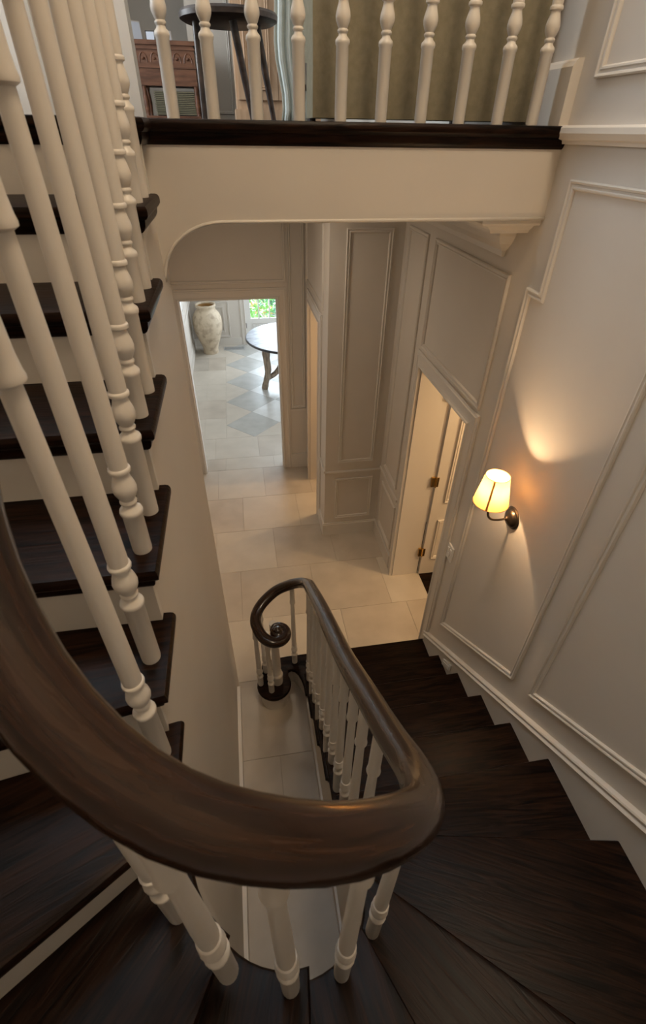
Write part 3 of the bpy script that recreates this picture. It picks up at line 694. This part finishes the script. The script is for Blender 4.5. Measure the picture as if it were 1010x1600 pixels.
sw = empty('light_switch', (1.2, 2.078, 1.18), 'white wall switch plate between the doorway and the stair panel', 'switch')
bm = bmesh.new(); bx(bm, 1.190, 1.2, 2.042, 2.114, 1.122, 1.238); bevel(bm, .003, 2); adopt(sw, obj('plate', bm, M['plate']))
for y, z in ((2.062, 1.205), (2.094, 1.205), (2.078, 1.165)):
    bm = bmesh.new(); bx(bm, 1.185, 1.191, y - .009, y + .009, z - .012, z + .012); bevel(bm, .002, 1); adopt(sw, obj('rocker', bm, M['plate']))
so = empty('wall_socket', (1.184, 1.755, .43), 'white socket plate on the stair skirting above the second step', 'socket')
bm = bmesh.new(); prism(bm, [(1.184, 1.80, .375), (1.184, 1.80, .435), (1.184, 1.69, .512), (1.184, 1.69, .452)], (-.008, 0, 0)); bevel(bm, .002, 1); adopt(so, obj('plate', bm, M['plate']))
bm = bmesh.new(); prism(bm, [(1.176, 1.785, .392), (1.176, 1.785, .427), (1.176, 1.705, .482), (1.176, 1.705, .447)], (-.003, 0, 0)); adopt(so, obj('socket_face', bm, M['plate']))

# ------------------------------------------------------------------ foyer things
jar = empty('terracotta_jar', (-.59, 9.15, 0), 'large pale weathered terracotta jar standing in the foyer corner', 'jar')
bm = bmesh.new(); prof = [(.0, 0), (.135, 0), (.14, .02), (.135, .06), (.15, .14), (.20, .28), (.245, .42), (.262, .55), (.255, .66), (.225, .74), (.175, .81), (.160, .84), (.168, .86), (.178, .875), (.178, .91), (.170, .915), (.155, .91), (.148, .87), (.145, .83)]
prof = [(r_, z * .945) for r_, z in prof]; lathe(bm, prof, -.59, 9.15, 0, 40)
adopt(jar, obj('body', bm, M['jar'], smooth=True, sharp=60))
bm = bmesh.new(); lathe(bm, [(.146, .836), (.143, .79), (.19, .71), (.2, .56), (0, .46)], -.59, 9.15, 0, 40)
# open inner bowl
bmesh.ops.delete(bm, geom=[f for f in bm.faces if len(f.verts) > 6], context='FACES'); adopt(jar, tag(obj('inside', bm, M['jar_in'], smooth=True), 'brown inside of the mouth'))
bmj = None
tb = empty('round_table', (.80, 7.62, 0), 'round table with a worn pale top and dark rim on curved wooden legs', 'table')
bm = bmesh.new(); lathe(bm, [(0, .715), (.735, .715), (.745, .722), (.745, .745), (.738, .750)], .80, 7.62, 0, 64); adopt(tb, tag(obj('table_rim', bm, M['tabledark'], smooth=True, sharp=40), 'dark edge'))
for i in range(7):   # boards of the top
    y0 = -.735 + i * .21; y1 = y0 + .206; pts = []
    N = 10
    for j in range(N + 1):
        y = y0 + (min(y1, .735) - y0) * j / N; pts.append((-math.sqrt(max(0, .735**2 - y * y)), y))
    for j in range(N, -1, -1):
        y = y0 + (min(y1, .735) - y0) * j / N; pts.append((math.sqrt(max(0, .735**2 - y * y)) + .0001, y))
    ca, sa = math.cos(.35), math.sin(.35)
    bm = bmesh.new(); prism(bm, [(.80 + x * ca - y * sa, 7.62 + x * sa + y * ca, .7495) for x, y in pts], (0, 0, .004)); bmesh.ops.remove_doubles(bm, verts=bm.verts, dist=.0005)
    adopt(tb, obj('top_board', bm, M['tabletop']))
for a in (205, 325, 85):
    d = Vector((math.cos(rad(a)), math.sin(rad(a)), 0)); c = Vector((.80, 7.62, 0)); sd = Vector((-d.y, d.x, 0))
    bm = bmesh.new(); tube(bm, catmull([c + d * .47 + Vector((0, 0, .715)), c + d * .50 + Vector((0, 0, .55)), c + d * .48 + Vector((0, 0, .30)), c + d * .53 + Vector((0, 0, .10)), c + d * .56], 5), [.075] * 6 + [.066] * 5 + [.055] * 5 + [.06] * 5, 8, squash=.8)
    adopt(tb, obj('leg', bm, M['tableleg']))
    bm = bmesh.new(); tube(bm, catmull([c + d * .48 + Vector((0, 0, .17)), c + d * .34 + Vector((0, 0, .22)), c + d * .22 + Vector((0, 0, .36)), c + d * .14 + Vector((0, 0, .56)), c + d * .10 + Vector((0, 0, .715))], 5), .042, 8)
    adopt(tb, obj('brace', bm, M['tableleg']))
vt = empty('floor_vent', (-.16, 9.30, 0), 'metal floor vent grille beside the jar', 'vent')
bm = bmesh.new(); bx(bm, -.36, .04, 9.215, 9.235, 0, .004); bx(bm, -.36, .04, 9.365, 9.385, 0, .004); bx(bm, -.36, -.34, 9.235, 9.365, 0, .004); bx(bm, .02, .04, 9.235, 9.365, 0, .004); adopt(vt, obj('frame', bm, M['vent']))
for i in range(8): adopt(vt, box('slat', M['vent'], -.34, .02, 9.242 + i * .016, 9.248 + i * .016, 0, .003))

# ------------------------------------------------------------------ upstairs landing and rooms
Z = LAND
wallmesh('wall_landing_left', [(-3.1, -.835, 3.0, 3.12, Z, 6.1), (-.56, -.36, 3.0, 3.12, Z, 6.1), (-.835, -.56, 3.0, 3.12, Z + 2.1, 6.1)], label='landing wall left of the study opening')
wallmesh('wall_upstairs_far', [(-3.1, 3.5, 9.6, 9.7, Z, 6.1)])
wallmesh('wall_upstairs_left', [(-3.2, -3.1, 2.0, 9.7, Z, 6.1)]); wallmesh('wall_upstairs_panel', [(-.30, .75, 7.72, 7.82, Z, 6.1)])
frU = plane_frame('B', 7.72)
panel(rect(-.16, .16, Z + .12, Z + 2.3), frU); panel(rect(.2, .55, Z + .12, Z + 2.3), frU)
dl = empty('door_2', (-.84, 3.12, Z)); st(dl, 'pale blue lit panelled door standing open off the landing')
bm = bmesh.new(); pr = [(-.835, 3.125, Z + .01), (-.56, 3.62, Z + .01)]
dv = Vector((.486, .874, 0)); nv = Vector((.874, -.486, 0)); B0 = Vector((-.834, 3.125, Z + .008))
prism(bm, [B0, B0 + dv * .78, B0 + dv * .78 + Vector((0, 0, 2.05)), B0 + Vector((0, 0, 2.05))], -nv * .04); dleaf2 = obj('door_leaf', bm, M['plate']); adopt(dl, dleaf2)
def frDL(u, v, d): p = B0 + dv * u + nv * d; return (p.x, p.y, Z + v)
for r_ in (rect(.08, .70, .24, .9), rect(.08, .70, 1.05, 1.95)):
    bm = bmesh.new(); moulding(bm, r_, PANEL, frDL); adopt(dleaf2, obj('panel_moulding', bm, M['plate']))
adopt(dl, tag(box('hinge', M['brass'], -.832, -.808, 3.0, 3.006, Z + .07, Z + .17), 'brass hinge'))
st(box('trim_landing_jamb', M['plate'], -.835, -.815, 3.004, 3.12, Z, Z + 2.1))
# olive linen armchair seen from behind
ac = empty('armchair', (.76, 2.6, Z), 'olive linen upholstered chair back standing right behind the landing balusters', 'armchair')
bm = bmesh.new(); bx(bm, .322, 1.158, 2.20, 2.36, Z + .012, Z + 1.0); bevel(bm, .02, 3)
bmesh.ops.subdivide_edges(bm, edges=[e for e in bm.edges if e.calc_length() > .3], cuts=10, use_grid_fill=True)
for v_ in bm.verts: v_.co.y += .004 * math.sin(v_.co.x * 23) * math.cos((v_.co.z - Z) * 17)
adopt(ac, obj('chair_back', bm, M['linen'], smooth=True, sharp=50))
bm = bmesh.new(); bx(bm, .36, 1.15, 2.36, 2.95, Z + .16, Z + .44); bevel(bm, .03, 3); adopt(ac, obj('seat', bm, M['linen']))
for x0, x1 in ((.345, .47), (1.03, 1.155)):
    bm = bmesh.new(); bx(bm, x0, x1, 2.34, 2.95, Z + .12, Z + .62); bevel(bm, .03, 3); adopt(ac, obj('armrest', bm, M['linen']))
for x, y in ((.37, 2.9), (1.12, 2.9), (.345, 2.39), (1.12, 2.39)):
    bm = bmesh.new(); lathe(bm, [(0, 0), (.016, 0), (.024, .17), (0, .17)], x, y, Z, 12); adopt(ac, tag(obj('leg', bm, M['stoolwood']), 'dark wooden leg'))
# round three-legged side table
sx, sy = .10, 4.35
sb = empty('side_table', (sx, sy, Z), 'dark round topped three legged table on the landing', 'table')
bm = bmesh.new(); lathe(bm, [(0, .50), (.28, .50), (.305, .512), (.308, .535), (.30, .548), (0, .55)], sx, sy, Z, 48); adopt(sb, obj('table_top', bm, M['stoolwood'], smooth=True, sharp=35))
for a, b in ((Vector((sx - .215, sy - .05, Z)), Vector((sx - .205, sy - .04, Z + .50))), (Vector((sx + .115, sy - .10, Z)), Vector((sx + .02, sy - .14, Z + .5))), (Vector((sx + .27, sy + .05, Z)), Vector((sx + .175, sy + .02, Z + .5)))):
    bm = bmesh.new(); tube(bm, [a, (a + b) / 2, b], [.016, .022, .024], 10); adopt(sb, obj('leg', bm, M['stoolwood'], smooth=True, sharp=50))
# carved desk
dk = empty('carved_console', (-.50, 7.3, Z), 'carved dark walnut console table standing in the room beyond the landing', 'table')
DX0, DX1, DY0, DY1 = -.86, -.20, 7.1, 7.5
adopt(dk, box('table_top', M['deskwood'], DX0, DX1, DY0, DY1, Z + .655, Z + .69, bev=.006))
adopt(dk, box('apron', M['deskwood'], DX0 + .03, DX1 - .03, DY0 + .02, DY1 - .02, Z + .335, Z + .655, bev=.004))
adopt(dk, box('apron_rail', M['deskwood'], DX0 + .02, DX1 - .02, DY0 + .01, DY1 - .01, Z + .475, Z + .49)); adopt(dk, box('apron_rail', M['deskwood'], DX0 + .02, DX1 - .02, DY0 + .01, DY1 - .01, Z + .62, Z + .632))
for i in range(5):
    cx = DX0 + .10 + i * .115; cz = Z + .52
    bm = bmesh.new(); tube(bm, [(cx + .04 * math.cos(PI * j / 12), DY0 + .018, cz + .075 * math.sin(PI * j / 12)) for j in range(13)], .006, 6); adopt(dk, obj('carved_arch', bm, M['deskwood']))
    bm = bmesh.new(); lathe(bm, [(0, -.012), (.014, -.008), (.016, 0), (.014, .008), (0, .012)], cx, DY0 + .018, cz + .03, 10); adopt(dk, obj('carved_boss', bm, M['deskwood']))
for x in (DX0 + .06, DX1 - .05):
    for y in (DY0 + .05, DY1 - .05):
        bm = bmesh.new(); lathe(bm, [(0, 0), (.028, 0), (.03, .05), (.018, .07), (.024, .12), (.030, .2), (.020, .3), (.028, .34), (.03, .40)], x, y, Z, 14); adopt(dk, obj('leg', bm, M['deskwood'], smooth=True, sharp=50))
adopt(dk, box('shelf', M['deskwood'], DX0 + .03, DX1 - .03, DY0 + .03, DY1 - .03, Z + .05, Z + .085))
bk = empty('wicker_basket', (-.42, 7.3, Z + .085), 'woven dark wicker basket on the shelf under the carved console', 'basket')
bm = bmesh.new(); bx(bm, -.70, -.26, 7.17, 7.42, Z + .087, Z + .295); adopt(bk, obj('liner', bm, M['stoolwood']))
for i in range(13):
    z = Z + .095 + i * .0155; bm = bmesh.new(); bx(bm, -.71, -.25, 7.150 + (i % 2) * .006, 7.168, z, z + .010); bevel(bm, .003, 1); adopt(bk, obj('woven_band', bm, M['wicker']))
for i, (x, y, w_, h_, rz, lb) in enumerate(((-.80, 7.28, .12, .16, .5, 'tilted photo frame at the left end of the carved console'), (-.665, 7.25, .10, .085, -.15, 'small landscape photo frame in the middle of the carved console'), (-.46, 7.25, .03, .09, .3, 'slim pale frame right of centre on the carved console'))):
    pf = empty('picture_frame', (x, y, Z + .69), lb, 'picture frame')
    bm = bmesh.new(); bx(bm, -w_ / 2, w_ / 2, -.006, .006, 0, h_); f_ = obj('frame', bm, M['stoolwood'] if i == 1 else M['silver'], pf)
    bm = bmesh.new(); bx(bm, -w_ / 2 + .01, w_ / 2 - .01, -.008, -.005, .01, h_ - .01); obj('picture', bm, M['photo'], pf)
    pf.rotation_euler = (-.18, 0, rz)
# oak wardrobe
wd = empty('oak_wardrobe', (.55, 6.3, Z), 'light oak panelled wardrobe behind the round side table', 'wardrobe')
WX0, WX1, WY = .16, .95, 6.1
adopt(wd, box('carcass', M['oak'], WX0, WX1, WY, WY + .5, Z, Z + 1.95, bev=.004)); adopt(wd, box('plinth', M['oak'], WX0 - .02, WX1 + .02, WY - .03, WY + .5, Z, Z + .13, bev=.006))
for x0, x1 in ((WX0 + .02, .555), (.56, WX1 - .02)):
    for z0, z1 in ((.20, 1.28), (1.40, 1.9)):
        d_ = box('door', M['oak'], x0, x1, WY - .022, WY, Z + z0, Z + z1, bev=.003); adopt(wd, d_)
        bm = bmesh.new(); moulding(bm, rect(x0 + .07, x1 - .07, Z + z0 + .07, Z + z1 - .07), PANEL, plane_frame('B', WY - .022)); adopt(d_, obj('panel_moulding', bm, M['oak']))
adopt(wd, box('mid_rail', M['oak'], WX0 - .012, WX1 + .012, WY - .034, WY, Z + 1.29, Z + 1.37, bev=.008))
# pale curtain, folded
cu = bmesh.new(); cols = []
for i in range(61):
    x = .455 + i * .005; y = 5.0 + .035 * math.sin(i * .55) + .01 * math.sin(i * 1.7)
    wv = .03 * math.sin(0) ; cols.append([cu.verts.new((x + (.02 * math.sin(z * 5.0 + 1) + .015 * math.sin(z * 11)) * (1 - i / 60), y, Z + z)) for z in [j * .1 for j in range(27)]])
for a, b in zip(cols, cols[1:]):
    for j in range(26): cu.faces.new((a[j], b[j], b[j + 1], a[j + 1]))
c_ = obj('curtain', cu, M['curtain'], smooth=True); md = c_.modifiers.new('thick', 'SOLIDIFY'); md.thickness = .004
tag(c_, 'pale mint curtain hanging in folds beside the oak wardrobe', 'curtain')
# stairwell ceiling lamp fitting
cl = empty('ceiling_lamp', (.75, .3, 6.1), 'round glowing ceiling lamp over the stairwell', 'lamp')
bm = bmesh.new(); lathe(bm, [(0, -.02), (.2, -.02), (.24, -.05), (.24, -.1), (.2, -.12), (0, -.12)], .75, .3, 6.1, 32); adopt(cl, obj('diffuser', bm, M['lampglow'], smooth=True))
for o in bpy.data.objects:
    if '_b' in o: del o['_b']
